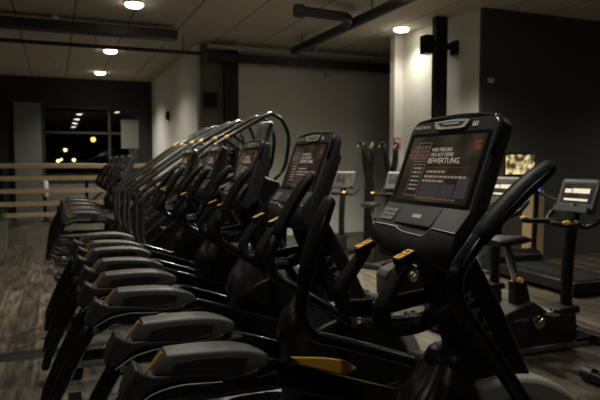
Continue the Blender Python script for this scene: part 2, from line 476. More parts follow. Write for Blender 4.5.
MAST_D = (Vector((1.30, 0, .80)) - Vector((1.10, 0, 1.16)))
def f_mast_text(s):
    def f(bm):
        d = MAST_D.normalized()
        upv = Vector((-d.z, 0, d.x)) if s < 0 else Vector((d.z, 0, -d.x))   # lettering reads down the mast
        for i, ch in enumerate('MATRIX'):
            p = Vector((1.098, 0, 1.120)) + d*(0.046*i)
            w = .0655 + .0058*i*.46
            Mx = Matrix(((d.x, upv.x, 0, p.x), (0, 0, s, s*w), (d.z, upv.z, 0, p.z), (0, 0, 0, 1)))
            put_text(bm, ch, 0 if ch != 'I' else .010, 0.030 if ch != 'I' else .016, -0.016, 0.032, Mx, 0)
    return f
def f_cone(bm):
    secs = [(1.085, .925, .066, .060, .05), (1.08, .905, .076, .068, .05), (1.07, .87, .090, .080, .04), (1.05, .81, .115, .098, .02), (1.055, .72, .145, .115, 0), (1.10, .60, .17, .125, 0), (1.14, .42, .20, .13, 0), (1.14, .20, .22, .14, 0), (1.14, .09, .23, .15, 0)]
    rings = []
    for x, z, rx, ry, t in secs:
        ring = []
        for k in range(24):
            a = 2*PI*k/24; c, s_ = math.cos(a), math.sin(a)
            e = 0.75
            ring.append((x+rx*math.copysign(abs(c)**e, c), ry*math.copysign(abs(s_)**e, s_), z + t*c*rx*2))
        rings.append(ring)
    loft(bm, rings[::-1])
def f_cone_cap(bm):
    lathe(bm, [(.001, .036), (.045, .034), (.062, .022), (.072, 0), (.074, -.025)], (1.085, 0, .918), (.10, 0, 1), 24)
def arc(cx, cz, rx, rz, a0, a1, n):
    return [(cx+rx*math.cos(math.radians(a0+(a1-a0)*k/n)), cz+rz*math.sin(math.radians(a0+(a1-a0)*k/n))) for k in range(n+1)]
def f_housing(bm):
    poly = arc(1.22, .46, .34, .34, 130, -20, 22) + [(1.56, .12), (0.95, .12)]
    prism(bm, poly, -.125, .125)
def f_fender(bm):
    out = arc(1.22, .45, .42, .42, 104, -25, 26); inn = arc(1.22, .46, .335, .335, -25, 104, 26)
    prism(bm, out+inn, -.11, .11)
def f_fender_skirt(bm):
    prism(bm, [(1.5, .30), (1.61, .28), (1.70, .12), (1.5, .12)], -.12, .12)
def f_base(bm):
    box(bm, (0.0, -.045, .045), (1.75, .045, .125))
    box(bm, (1.60, -.33, .02), (1.72, .33, .085)); box(bm, (-.02, -.30, .03), (.06, .30, .085))
def f_rear_loop(bm):
    tube(bm, [(.30, -.05, .10), (.12, -.27, .085), (-.06, -.27, .10), (-.10, -.22, .16), (-.10, .22, .16), (-.06, .27, .10), (.12, .27, .085), (.30, .05, .10)], .022, 10, rad=.07)
def f_foot(bm): cyl(bm, (0, 0, 0), (0, 0, .03), .035, 16)

def f_hbar(s):
    def f(bm):
        y = .100*s
        tube(bm, [(.861, y*1.12, 1.240), (.812, y*1.2, 1.170), (.778, y*1.25, 1.118), (.792, y*1.15, 1.062), (.915, y*1.05, 1.062), (1.03, y*.7, 1.090), (1.10, y*.3, 1.11)], .025, 14, rad=.045,
             radii=[(0, .019), (.12, .021), (.45, .026), (.7, .026), (1, .022)])
    return f
def f_hgrip(s):
    def f(bm):                                         # ribbed pad on the inside of the bend
        y = .100*s
        for k in range(9):
            t = k/8; x = .815+.11*t; z = 1.0865
            box(bm, (x, y*1.1-.016, z-.004), (x+.008, y*1.1+.016, z+.003))
    return f
def f_hcap(s):
    def f(bm):
        y = .100*s*1.12
        d = Vector((.044, 0, .076)).normalized()
        o = Vector((.865, y, 1.246))
        # thumb switch: a wedge plate facing the user
        fr = Matrix.Translation(o) @ Matrix.Rotation(math.radians(-22), 4, 'Y')
        prism(bm, rrect(-.036, .026, -.0195, .0195, .008, 3), -.004, .014, 0, fr)
    return f
def f_hbtn(s):
    def f(bm):
        y = .100*s*1.12
        fr = Matrix.Translation(Vector((.865, y, 1.246))) @ Matrix.Rotation(math.radians(-22), 4, 'Y')
        prism(bm, rrect(-.031, -.008, -.015, .015, .004, 2), .013, .0165, 0, fr); prism(bm, rrect(-.004, .019, -.015, .015, .004, 2), .013, .0165, 0, fr)
    return f
def f_hbtn_mark(s):
    def f(bm):
        y = .100*s*1.12
        fr = Matrix.Translation(Vector((.865, y, 1.246))) @ Matrix.Rotation(math.radians(-22), 4, 'Y')
        quad(bm, -.026, -.013, -.003, .003, fr, .0169); quad(bm, .001, .014, -.003, .003, fr, .0169); quad(bm, .0055, .0095, -.009, .009, fr, .0169)
    return f

PIV = Vector((1.19, 0, .80))
def armp(x, z, th, y):
    c, s = math.cos(th), math.sin(th)                  # positive th swings the top forward
    return (PIV.x + x*c + z*s, y, PIV.z - x*s + z*c)
def f_arm_tube(th, y):
    return lambda bm: tube(bm, [armp(x, z, th, y) for x, z in ((-.462, .34), (-.478, .20), (-.435, .142), (-.30, .10), (-.105, .03), (-.02, .0))], .0215, 12, rad=.07, flat=1.0)
def f_arm_grip(th, y):
    return lambda bm: tube(bm, [armp(x, z, th, y) for x, z in ((-.463, .31), (-.452, .37), (-.42, .48), (-.375, .578))], .027, 14, rad=.05, radii=[(0, .0245), (.06, .026), (.5, .0275), (.85, .027), (1, .022)])
def f_arm_ridge(th, y):
    s = -1 if y < 0 else 1
    return lambda bm: tube(bm, [armp(x, z, th, y-.0255) for x, z in ((-.457, .36), (-.42, .485), (-.388, .555))], .0045, 6, rad=.05)
def f_cap(th, y):
    s = 1 if y > 0 else -1
    def f(bm):
        lathe(bm, [(.001, -.055), (.028, -.053), (.040, -.040), (.043, -.02), (.043, .02), (.038, .035), (.02, .04), (.001, .04)], (PIV.x-.02, y, PIV.z), (0, 1, 0), 24)
        cyl(bm, (PIV.x-.02, y, PIV.z), (PIV.x-.02, .10*s, PIV.z-.03), .026, 14)
    return f

def sup(w, h0, h1, x, y, tz=0, n=28, e=0.42):
    out = []
    for k in range(n):
        a = 2*PI*k/n; c, s_ = math.cos(a), math.sin(a)
        out.append((x, y+w*math.copysign(abs(c)**e, c), (h0+h1)/2+(h1-h0)/2*math.copysign(abs(s_)**e, s_)))
    return out
def f_pad(y):
    def f(bm):
        st = [(.346, .700, .768, .058), (.358, .696, .777, .064), (.40, .688, .776, .068), (.48, .668, .771, .070), (.56, .650, .763, .070), (.64, .638, .749, .068), (.70, .634, .729, .062), (.745, .640, .706, .048), (.768, .652, .690, .032), (.778, .662, .679, .014)]
        rings = []
        for i, (x, h0, h1, w) in enumerate(st):
            r = sup(w, h0, h1, x, y, e=0.27 if 0 < i < 7 else 0.42)
            # the rear end leans back
            lean = max(0, (.42-x)/.08)*.055
            rings.append([(px - lean*(h1-pz)/(h1-h0) , py, pz) for px, py, pz in r])
        loft(bm, rings)
    return f
def f_side_shade(y):  # dark proud panels paint the shade of the recess in the pedal side
    def f(bm):
        for s in (-1, 1):
            poly = [(.366, .708), (.385, .740), (.47, .741), (.60, .727), (.672, .708), (.655, .680), (.56, .672), (.44, .692)]
            prism(bm, poly, y+s*.0685-.002, y+s*.0685+.0022)
    return f
def f_strip(y):
    def f(bm):
        fr = Matrix.Translation((.308, y, .752)) @ Matrix.Rotation(math.atan2(.075, .071), 4, 'Y').inverted()
        box(bm, (-.050, -.054, -.004), (.046, -.034, .0045), 0, fr)
    return f
def f_tail(y):
    def f(bm):
        poly = [(.236, .748), (.262, .722), (.305, .704), (.371, .698), (.46, .682), (.60, .650), (.72, .655), (.70, .615), (.58, .628), (.44, .655), (.33, .662), (.275, .640), (.215, .600), (.172, .618), (.190, .670)]
        prism(bm, poly, y-.066, y+.066)
    return f
def f_under(y):
    def f(bm):
        poly = [(.205, .60), (.30, .643), (.40, .652), (.56, .622), (.80, .62), (.80, .57), (.52, .575), (.32, .60), (.24, .560)]
        prism(bm, poly, y-.060, y+.060)
    return f
def f_under_highlight(y):  # thin grey tube paints the glossy reflection line on the lower cover
    return lambda bm: tube(bm, [(.215, y-.064, .598), (.30, y-.064, .640), (.40, y-.064, .650), (.56, y-.064, .630)], .0028, 6, rad=.03)
def f_padarm(y):
    return lambda bm: prism(bm, [(.70, .695), (.80, .688), (1.0, .622), (1.25, .533), (1.50, .445), (1.50, .385), (1.25, .42), (1.0, .50), (.78, .575), (.70, .60)], y-.022, y+.022)
def f_plate(y):
    def f(bm):
        poly = [(.90, .668), (1.06, .645), (1.16, .622), (1.22, .578), (1.12, .540), (1.02, .565)]
        yy = y+.05
        prism(bm, poly, yy-.01, yy+.01)
    return f
def f_crank(y):
    s = 1 if y > 0 else -1
    def f(bm):
        cyl(bm, (1.46, y+.03*s, .435), (1.46, .12*s, .435), .03, 16)
        prism(bm, [(1.20, .44), (1.22, .40), (1.48, .395), (1.50, .44), (1.46, .475)], .14*s-.012, .14*s+.012)
    return f
def f_link(y):
    return lambda bm: tube(bm, [(.225, y, .625), (.13, y, .46), (.04, y, .275), (-.02, y, .14), (-.035, y, .07)], .030, 12, rad=.12, flat=1.15, radii=[(0, .034), (.4, .032), (1, .024)])
def f_bolt(y):
    def f(bm):
        cyl(bm, (.235, y-.055, .600), (.235, y-.071, .600), .020, 6); cyl(bm, (.235, y-.071, .600), (.235, y-.078, .600), .012, 14)
    return f

def cross_trainer(Yc, label, th_near, th_far, graphics=True, dz=0.0, plate=False, sh=0.0, dx=0.0):
    t = thing('cross_trainer', label, 'cross trainer', (X0+sh, Yc, 0), 0, 'cross trainers in the long row')
    P = lambda name, key, fn, m, par=t, **k: part(name, key, fn, m, par, OFF, **k)
    P('base_frame', 'ct_base', f_base, M['blk'], bevel=.008)
    if not graphics: P('rear_loop', 'ct_loop', f_rear_loop, M['blk'])
    for i, (x, y) in enumerate(((1.66, -.28), (1.66, .28), (.02, -.26), (.02, .26))):
        o = part('rubber_foot', 'ct_foot', f_foot, M['rub'], t); o.location = (x-X0, y, 0)
    h = P('front_housing', 'ct_housing', f_housing, M['blk2'], bevel=.02, seg=3)
    P('grey_fender', 'ct_fender', f_fender, M['fender'], h, bevel=.018, seg=3)
    P('skirt', 'ct_skirt', f_fender_skirt, M['blk2'], h, bevel=.01)
    c = P('rear_shroud', 'ct_cone', f_cone, M['cone']); P('shroud_cap', 'ct_cap', f_cone_cap, M['blk2'], c)
    m = P('mast', 'ct_mast', f_mast, M['blk2'], bevel=.006)
    for s in (-1, 1): P('mast_lettering', 'ct_mtxt%d' % s, f_mast_text(s), M['ink'], m)
    k = P('console', 'ct_console', f_console, M['bez'])
    P('top_trim', 'ct_rim', f_rim, M['blk2'], k)
    P('screen_surround', 'ct_glass', f_glass, M['glass'], k)
    P('screen', 'ct_screen', f_screen, M['screen'], k)
    if graphics:
        P('screen_picture', 'ct_graph', f_graphics, [M['s_txt'], M['s_dim'], M['s_red'], M['s_redd'], M['s_box']], k)
    P('logo', 'ct_logo', f_logo, M['ink2'], k); P('emblem', 'ct_embl', f_emblem, M['ink2'], k)
    b = P('badge', 'ct_badge', f_badge, M['badge'], k)
    P('keypad', 'ct_keypad', f_keypad, M['key'], k); P('touch_panel', 'ct_panel', f_panel, [M['bez'], M['ink2']], k)
    P('lower_panel', 'ct_lpanel', f_lower_panel, M['bez'], k); P('side_label', 'ct_vent', f_vent_label, M['label'], k)
    P('phone_tray', 'ct_tray', f_tray, M['tray'], k); P('tray_edge', 'ct_tedge', f_tray_highlight, M['edge'], k)
    for s in (-1, 1):
        g = P('handlebar', 'ct_hbar%d' % s, f_hbar(s), M['rub'])
        P('ribbed_grip', 'ct_hgrip%d' % s, f_hgrip(s), M['blk2'], g)
        P('thumb_switch', 'ct_hcap%d' % s, f_hcap(s), M['blk2'], g)
        q = P('switch_button', 'ct_hbtn%d' % s, f_hbtn(s), M['yel'], g); q['label'] = 'amber yellow thumb button'
        P('switch_symbol', 'ct_hmk%d' % s, f_hbtn_mark(s), M['blk2'], g)
    for s, th in ((-1, th_near), (1, th_far)):
        th = math.radians(th); y = .272*s; kk = '%d_%.2f' % (s, th)
        a = P('swing_arm', 'ct_arm'+kk, f_arm_tube(th, y), M['blk'])
        P('hand_grip', 'ct_grip'+kk, f_arm_grip(th, y), M['rub'], a)
        P('grip_seam', 'ct_ridge'+kk, f_arm_ridge(th, y), M['blk'], a)
        P('pivot_cap', 'ct_piv'+kk, f_cap(th, y), M['blk2'], a)
    for s in (-1, 1):
        y = .212*s; kk = '%d' % s
        a = P('pedal_arm', 'ct_parm'+kk, f_padarm(y), M['blk'], loc=(dx, 0, dz), bevel=.012, seg=3)
        P('crank', 'ct_crank'+kk, f_crank(y), M['blk2'], a)
        if s < 0 and plate:
            q = P('cover_plate', 'ct_plate'+kk, f_plate(y), M['plate'], a, bevel=.004); q['label'] = 'amber yellow cover plate'
        p = P('pedal', 'ct_pad'+kk, f_pad(y), M['pad'])
        pit = math.radians(-3.5 if s < 0 else -6.0); pv = Vector((.35-X0, 0, .74)); Rm = Matrix.Rotation(pit, 3, 'Y')
        p.rotation_euler = (0, pit, 0); p.location = pv - Rm @ pv + Vector((dx - (.03 if s > 0 else 0), 0, dz + (.018 if s > 0 else 0)))
        P('side_panel', 'ct_pside'+kk, f_side_shade(y), M['padside'], p, bevel=.0015)
        q = P('ribbed_strip', 'ct_strip'+kk, f_strip(y), M['rib'], p, bevel=.002); q['label'] = 'ribbed yellow strip'
        w = P('pedal_shroud', 'ct_tail'+kk, f_tail(y), M['tail'], p, bevel=.012, seg=3)
        P('lower_cover', 'ct_under'+kk, f_under(y), M['blk'], p, bevel=.006)
        P('cover_highlight', 'ct_uedge'+kk, f_under_highlight(y), M['key'], p)
        l = P('rear_link', 'ct_link'+kk, f_link(y), M['blk'], loc=(dx, 0, dz*.2))
        P('bolt', 'ct_bolt'+kk, f_bolt(y), M['chrome'], l)
    return t

Y0 = 1.476; DY = 1.06
SHX = (0, .015, .06, .09, .10); PDX = (0, .008, -.115, -.15, -.16); PDZ = (-.14, -.004, .034, .042, .042)
row = [('black cross trainer nearest the camera, its big lit advert screen facing us at right', 33, 0),
       ('black cross trainer second from the camera, its two grey pedals largest in the foreground', 13, 36),
       ('black cross trainer third from the camera, with console below the tallest stair climber handrail', 15, 18),
       ('black cross trainer fourth from the camera, between two like it in the row', 13, 20),
       ('black cross trainer fifth from the camera, last one before the stair climbers', 15, 18)]
for n, (lab, a, b) in enumerate(row): cross_trainer(Y0+DY*n, lab, a, b, dz=PDZ[n], plate=n == 1, sh=SHX[n], dx=PDX[n])
far = ['black cross trainer just beyond the three stair climbers, nearest of the far four',
       'second black cross trainer beyond the stair climbers, out of focus',
       'third black cross trainer beyond the stair climbers, out of focus',
       'farthest black cross trainer, closest to the wooden rail fence']
for n, lab in enumerate(far): cross_trainer(9.8+1.1*n, lab, 14, 20, graphics=False, dx=-.10)

# ------------------------------------------------------------------ stair climbers
def sc_frame():
    up = Vector((.30, 0, .954)); no = RT.cross(up)
    return Matrix(((RT.x, up.x, no.x, 2.10), (RT.y, up.y, no.y, 0), (RT.z, up.z, no.z, 1.66), (0, 0, 0, 1)))
MS = sc_frame()
def sc_panel(s):
    def f(bm):
        prism(bm, [(.45, .03), (.50, .32), (.95, .78), (1.5, 1.22), (1.95, 1.40), (2.25, 1.30), (2.35, .9), (2.30, .03)], s*.30-.03, s*.30+.03)
    return f
def sc_step(k):
    return lambda bm: box(bm, (.36+.23*k, -.26, .16+.20*k), (.64+.23*k, .26, .20+.20*k))
def sc_drum(bm):
    prism(bm, [(.55, .05), (.60, .20), (1.7, 1.15), (2.1, 1.1), (2.1, .05)], -.26, .26)
def sc_rail(s):
    return lambda bm: tube(bm, [(2.18, .235*s, 2.035), (2.10, .245*s, 2.0), (1.68, .255*s, 1.765), (.80, .265*s, 1.135), (.79, .27*s, .72), (.86, .29*s, .58)], .024, 10, rad=.09)
def sc_loop(s):
    return lambda bm: tube(bm, [(2.18, .235*s, 2.035), (2.31, .235*s, 1.985), (2.40, .235*s, 1.80), (2.35, .235*s, 1.44), (2.18, .235*s, 1.28)], .022, 10, rad=.10)
def sc_lower(s):
    return lambda bm: tube(bm, [(1.75, .24*s, 1.80), (1.95, .22*s, 1.66), (2.12, .12*s, 1.62)], .018, 8, rad=.06)
def sc_grip(s):
    return lambda bm: tube(bm, [(1.665, .255*s, 1.7565), (1.70, .2545*s, 1.7765)], .0255, 12, rad=0)
def sc_console(bm):
    body = rrect(-.19, .19, 0, .31, .03)
    loft(bm, [[MS @ Vector((x*(1-k), .155+(y-.155)*(1-k), z)) for x, y in body] for k, z in ((.03, 0), (0, -.01), (0, -.04), (.3, -.08))])
def sc_screen(bm): quad(bm, -.15, .15, .07, .25, MS, .002)
def sc_cap(bm): tube(bm, [MS @ Vector((-.17, .305, -.02)), MS @ Vector((.17, .305, -.02))], .018, 8, rad=0)
def sc_mast(bm): prism(bm, [(2.06, 1.20), (2.20, 1.20), (2.24, 1.72), (2.14, 1.72)], -.09, .09)
def sc_base(s): 
    return lambda bm: tube(bm, [(.62, .24*s, .12), (.10, .24*s, .12), (.0, .22*s, .14), (-.02, .14*s, .15), (-.02, 0, .15)], .024, 8, rad=.06)
SX = 1.3
def climber(Yc, label):
    t = thing('stair_climber', label, 'stair climber', (SX, Yc, 0), 0, 'stair climbers in the row')
    P = lambda name, key, fn, m, par=t, **k: part(name, key, fn, m, par, (SX, 0, 0), **k)
    P('stair_drum', 'sc_drum', sc_drum, M['blk2'], bevel=.01)
    for s in (-1, 1):
        P('side_panel', 'sc_panel%d' % s, sc_panel(s), M['blk2'], bevel=.02)
        r = P('handrail', 'sc_rail%d' % s, sc_rail(s), M['rail']); r['label'] = 'long sloping steel handrail'
        g = P('grip_pad', 'sc_grip%d' % s, sc_grip(s), M['amberd'], r)
        P('front_loop', 'sc_loop%d' % s, sc_loop(s), M['blk']); P('support_bar', 'sc_low%d' % s, sc_lower(s), M['blk'])
        P('floor_bar', 'sc_bs%d' % s, sc_base(s), M['blk'])
    for k in range(5): P('step', 'sc_step%d' % k, sc_step(k), M['rub'], bevel=.006)
    c = P('console', 'sc_con', sc_console, M['bez']); P('screen', 'sc_scr', sc_screen, M['screen_b'], c); P('top_rim', 'sc_cap', sc_cap, M['badge'], c)
    P('mast', 'sc_mast', sc_mast, M['blk2'], bevel=.01)
climber(6.43, 'nearest stair climber, its long pale handrail rising highest behind the black consoles')
climber(7.65, 'middle one of the three stair climbers with long sloping handrails')
climber(8.87, 'farthest of the three stair climbers, closest to the grey side wall')

# ------------------------------------------------------------------ upright bikes (local x forward, origin at base)
def bk_frame():
    up = Vector((.34, 0, .94)).normalized(); no = RT.cross(up)
    return Matrix(((RT.x, up.x, no.x, .33), (RT.y, up.y, no.y, 0), (RT.z, up.z, no.z, 1.10), (0, 0, 0, 1)))
MB = bk_frame()
def bk_body(bm):
    prism(bm, [(-.43, .08), (-.44, .30), (-.40, .36), (-.20, .42), (-.14, .43), (.05, .31), (.30, .30), (.31, .10), (.28, .06), (-.38, .055)], -.11, .11)
def bk_platform(bm): prism(bm, [(.03, .31), (.08, .345), (.34, .355), (.35, .30), (.31, .295), (.06, .30)], -.10, .10)
def bk_skirt(bm): box(bm, (-.44, -.115, .035), (.31, .115, .075))
def bk_collar(bm): 
    loft(bm, [[(-.185+x*1.25, y*1.2, .40) for x, y in rrect(-.06, .06, -.05, .05, .02, 3)], [(-.215+x*.95, y*.9, .585) for x, y in rrect(-.06, .06, -.05, .05, .02, 3)]])
def bk_post(bm): tube(bm, [(-.20, 0, .50), (-.33, 0, .88)], .026, 12, rad=0, flat=1.3)
def bk_seat(bm):
    st = [(-.48, .90, .10, .03), (-.44, .91, .125, .045), (-.36, .915, .12, .05), (-.26, .91, .07, .045), (-.16, .91, .035, .04), (-.10, .90, .02, .02)]
    loft(bm, [sup(w, z-h, z+h*.6, x, 0, e=.8) for x, z, w, h in st])
def bk_knob(bm): cyl(bm, (-.245, -.045, .60), (-.245, -.085, .60), .02, 14)
def bk_mast(bm): tube(bm, [(.30, 0, .33), (.30, 0, .75), (.36, 0, 1.14)], .048, 12, rad=.2)
def bk_crank(s):
    def f(bm):
        if s < 0:
            lathe(bm, [(.001, -.03), (.05, -.028), (.055, -.01), (.055, .012)], (-.12, -.125, .275), (0, 1, 0), 24)
            tube(bm, [(-.12, -.15, .275), (-.06, -.155, .33)], .015, 10, rad=0)
        else:
            cyl(bm, (-.12, .10, .275), (-.12, .152, .275), .05, 18); tube(bm, [(-.12, .15, .275), (-.20, .155, .19)], .015, 10, rad=0)
    return f
def bk_pedal(s):
    def f(bm):
        o = Vector((-.055, -.21, .335)) if s < 0 else Vector((-.205, .21, .185))
        box(bm, o+Vector((-.05, -.05, -.014)), o+Vector((.05, .05, .014)))
        cyl(bm, o+Vector((0, .05*-s-0.0, 0)), o+Vector((0, .06*-s, 0)), .012, 10)
        tube(bm, [o+Vector((.03, -.05, .0)), o+Vector((.03, -.05, .05)), o+Vector((.03, .05, .05)), o+Vector((.03, .05, 0))], .006, 6, rad=.03)
    return f
def bk_foot(x):
    return lambda bm: (box(bm, (x-.045, -.27, .02), (x+.045, .27, .08)), cyl(bm, (x, -.28, .05), (x, -.19, .05), .05, 16), cyl(bm, (x, .19, .05), (x, .28, .05), .05, 16))
def bk_spine(bm): box(bm, (-.50, -.04, .03), (.62, .04, .07))
def bk_console(bm):
    body = rrect(-.19, .19, 0, .29, .025)
    loft(bm, [[MB @ Vector((x*(1-k), .145+(y-.145)*(1-k), z)) for x, y in body] for k, z in ((.03, 0), (0, -.01), (0, -.04), (.3, -.09))])
def bk_screen(bm):
    quad(bm, -.155, .155, .085, .245, MB, .002, 0)
    quad(bm, -.12, .12, .10, .118, MB, .0026, 1); quad(bm, -.05, .12, .165, .205, MB, .0026, 2); quad(bm, -.13, -.06, .165, .20, MB, .0026, 2)
def bk_topband(bm): prism(bm, rrect(-.17, .17, .257, .28, .006, 2), 0, .004, 0, MB); 
def bk_shelf(bm): prism(bm, rrect(-.17, .17, .0, .05, .01, 2), 0, .035, 0, MB)
def bk_bars(bm):
    for s in (-1, 1):
        tube(bm, [(.33, .03*s, 1.03), (.26, .15*s, 1.02), (.10, .23*s, 1.02), (.02, .22*s, 1.03), (-.02, .14*s, 1.04)], .021, 10, rad=.07)
        tube(bm, [(.33, .03*s, 1.0), (.28, .22*s, 1.0), (.36, .27*s, 1.06), (.46, .25*s, 1.14)], .019, 10, rad=.06)
def bk_hgrip(s):
    return lambda bm: ball(bm, (.045, .225*s, 1.045), .03, 0, (1.3, .8, .7))
def bk_letter(bm):
    Mx = Matrix(((1, 0, 0, -.33), (0, 0, -1, -.1115), (0, 1, 0, .29), (0, 0, 0, 1)))
    put_text(bm, 'MATRIX', 0, .13, 0, .02, Mx, 0)
def bike(x, y, label, rz=0, bars=True):
    t = thing('exercise_bike', label, 'exercise bike', (x, y, 0), rz, 'upright exercise bikes')
    P = lambda name, key, fn, m, par=t, **k: part(name, key, fn, m, par, **k)
    P('spine', 'bk_spine', bk_spine, M['blk'], bevel=.006)
    for fx in (-.50, .62): P('floor_bar', 'bk_foot%.1f' % fx, bk_foot(fx), M['rub'], bevel=.006)
    b = P('drive_housing', 'bk_body', bk_body, M['padside'], bevel=.014, seg=3)
    P('housing_lettering', 'bk_let', bk_letter, M['ink'], b); P('footboard', 'bk_plat', bk_platform, M['blk2'], b, bevel=.008); P('skirt', 'bk_skirt', bk_skirt, M['steel'], b, bevel=.006)
    P('post_collar', 'bk_collar', bk_collar, M['blk2'], bevel=.006)
    sp = P('seat_post', 'bk_post', bk_post, M['chrome']); P('adjusting_knob', 'bk_knob', bk_knob, M['yel'], sp)
    P('saddle', 'bk_seat', bk_seat, M['rub'])
    P('mast', 'bk_mast', bk_mast, M['blk'])
    for s in (-1, 1):
        cr = P('crank', 'bk_crank%d' % s, bk_crank(s), M['chrome']); P('pedal', 'bk_ped%d' % s, bk_pedal(s), M['rub'], cr, bevel=.004)
    c = P('console', 'bk_con', bk_console, M['bez']); P('screen', 'bk_scr%d' % bars, bk_screen, [M['screen_b'], M['s_cream'], M['s_cream']] if bars else [M['screen_d'], M['screen_d'], M['screen_d']], c)
    P('top_band', 'bk_band', bk_topband, M['fender'], c); P('shelf', 'bk_shelf', bk_shelf, M['tray'], c)
    h = P('handlebars', 'bk_bars', bk_bars, M['rub'])
    for s in (-1, 1): P('grip_button', 'bk_hg%d' % s, bk_hgrip(s), M['yel'], h)
bike(3.54, 3.66, 'exercise bike at right, whole drive housing and pale lit console in view')
bike(3.87, 2.76, 'exercise bike of which only a floor bar end shows, bottom right corner of the photo')
bike(3.62, 4.62, 'exercise bike directly behind the one with pale console, partly hidden by a swing arm')
bike(3.66, 5.60, 'exercise bike third back at right, hidden mostly by the nearest console')
bike(3.98, 8.5, 'exercise bike before the light grey wall, left of two black V shaped trainers', rz=.5, bars=False)
bike(4.50, 7.75, 'exercise bike before the light grey wall, in front of two black V shaped trainers', rz=.5, bars=False)

# ------------------------------------------------------------------ V-armed trainers before the far wall
def v_base(bm): box(bm, (-.19, -.05, .0), (.19, .05, .06)); box(bm, (-.05, -.30, 0), (.05, .30, .06))
def v_col(bm): loft(bm, [[(x, y, .05) for x, y in rrect(-.085, .085, -.06, .06, .02, 3)], [(x*.9, y*.9, 1.0) for x, y in rrect(-.085, .085, -.06, .06, .02, 3)], [(x*.75, y*.8, 1.30) for x, y in rrect(-.085, .085, -.06, .06, .02, 3)]])
def v_arm(s, sp):
    def f(bm):
        if s < 0: tube(bm, [(-.02, 0, 1.18), (-.07, 0, 1.50), (-.125, 0, 1.83), (-.15, 0, 1.855), (-.20, 0, 1.84), (-.22, 0, 1.80)], .05, 10, rad=.03, radii=[(0, .06), (.78, .05), (.86, .024), (1, .014)])
        else: tube(bm, [(.02, 0, 1.18), (sp*.9, 0, 1.55), (sp, 0, 1.84)], .05, 10, rad=.05, radii=[(0, .06), (1, .048)])
    return f
def v_tip(s, sp):
    return lambda bm: ball(bm, (-.222, 0, 1.78) if s < 0 else (sp-.055, -.02, 1.77), .021, 0, (1, 1, 1.4))
def v_trainer(x, y, label, sp):
    t = thing('arm_trainer', label, 'arm trainer', (x, y, 0), 0, 'V shaped arm trainers')
    part('floor_base', 'v_base', v_base, M['blk'], t, bevel=.006); part('column', 'v_col', v_col, M['blk2'], t)
    for s in (-1, 1):
        a = part('lever_arm', 'v_arm%d%.2f' % (s, sp), v_arm(s, sp), M['blk'], t)
        part('handle_tip', 'v_tip%d%.2f' % (s, sp), v_tip(s, sp), M['lime'], a)
v_trainer(4.95, 9.02, 'left one of two black trainers with tall V shaped arms by the light wall', .06)
v_trainer(5.42, 9.12, 'right one of two black trainers with tall V shaped arms, near the red wall sign', .11)

# ------------------------------------------------------------------ treadmill with bright screen (faces away from us, console towards us)
def tm_deck(bm): box(bm, (-.38, -.75, .05), (.38, .95, .18)); 
def tm_belt(bm): box(bm, (-.25, -.70, .181), (.25, .55, .19))
def tm_hood(bm): prism(bm, [(.58, .10), (.60, .28), (.75, .34), (.98, .26), (1.0, .10)], -.36, .36, 0, Matrix(((0, 0, 1, 0), (1, 0, 0, 0), (0, 1, 0, 0), (0, 0, 0, 1))))
def tm_post(s): return lambda bm: tube(bm, [(.36*s, .80, .15), (.33*s, .72, 1.1), (.24*s, .68, 1.28)], .035, 10, rad=.1)
def tm_bar(s): return lambda bm: tube(bm, [(.33*s, .70, 1.10), (.33*s, .25, 1.0)], .022, 10, rad=0)
def tm_console(bm): box(bm, (-.30, .64, 1.08), (.30, .76, 1.30))
def tm_panel(bm): box(bm, (-.25, .66, 1.32), (.25, .70, 1.64)); box(bm, (-.05, .68, 1.25), (.05, .73, 1.35))
def tm_screen(bm):
    Mx = Matrix(((1, 0, 0, 0), (0, 0, -1, .6585), (0, 1, 0, 0), (0, 0, 0, 1)))
    quad(bm, -.23, .23, 1.35, 1.61, Mx, 0)
def tm_low(bm):
    Mx = Matrix(((1, 0, 0, 0), (0, 0, -1, .6385), (0, 1, 0, 0), (0, 0, 0, 1)))
    quad(bm, -.20, .16, 1.12, 1.26, Mx, 0)
def tm_led(bm): ball(bm, (.40, .66, 1.50), .016); tube(bm, [(.33, .70, 1.10), (.40, .67, 1.30), (.40, .67, 1.49)], .008, 6, rad=.04)
t = thing('treadmill', 'treadmill at right behind the swing arm, with a bright square screen', 'treadmill', (5.70, 5.65, 0), -.06)
part('deck', None, tm_deck, M['blk2'], t, bevel=.02); part('belt', None, tm_belt, M['rub'], t); part('motor_hood', None, tm_hood, M['blk2'], t, bevel=.02)
for s in (-1, 1):
    part('upright', None, tm_post(s), M['blk'], t); part('handrail', None, tm_bar(s), M['rub'], t)
o = part('console', None, tm_console, M['blk2'], t, bevel=.02); part('lower_display', None, tm_low, M['screen_tv'], o)
o2 = part('screen_panel', None, tm_panel, M['blk'], t, bevel=.01); part('screen', None, tm_screen, M['screen_tv'], o2)
part('indicator_light', None, tm_led, M['blue'], t)

# wooden board by the dark wall
def f_board(bm):
    box(bm, (6.72, 7.14, 0), (6.96, 7.34, 1.08)); 
t = thing('wooden_locker', 'narrow light wood locker standing against the dark wall behind the bikes', 'locker', (6.84, 7.22, 0))
part('body', None, lambda bm: box(bm, (-.12, -.10, 0), (.12, .10, 1.08)), M['wood2'], t, bevel=.006)
part('door', None, lambda bm: box(bm, (-.11, -.118, .03), (.11, -.10, 1.06)), M['wood2'], t, bevel=.003)

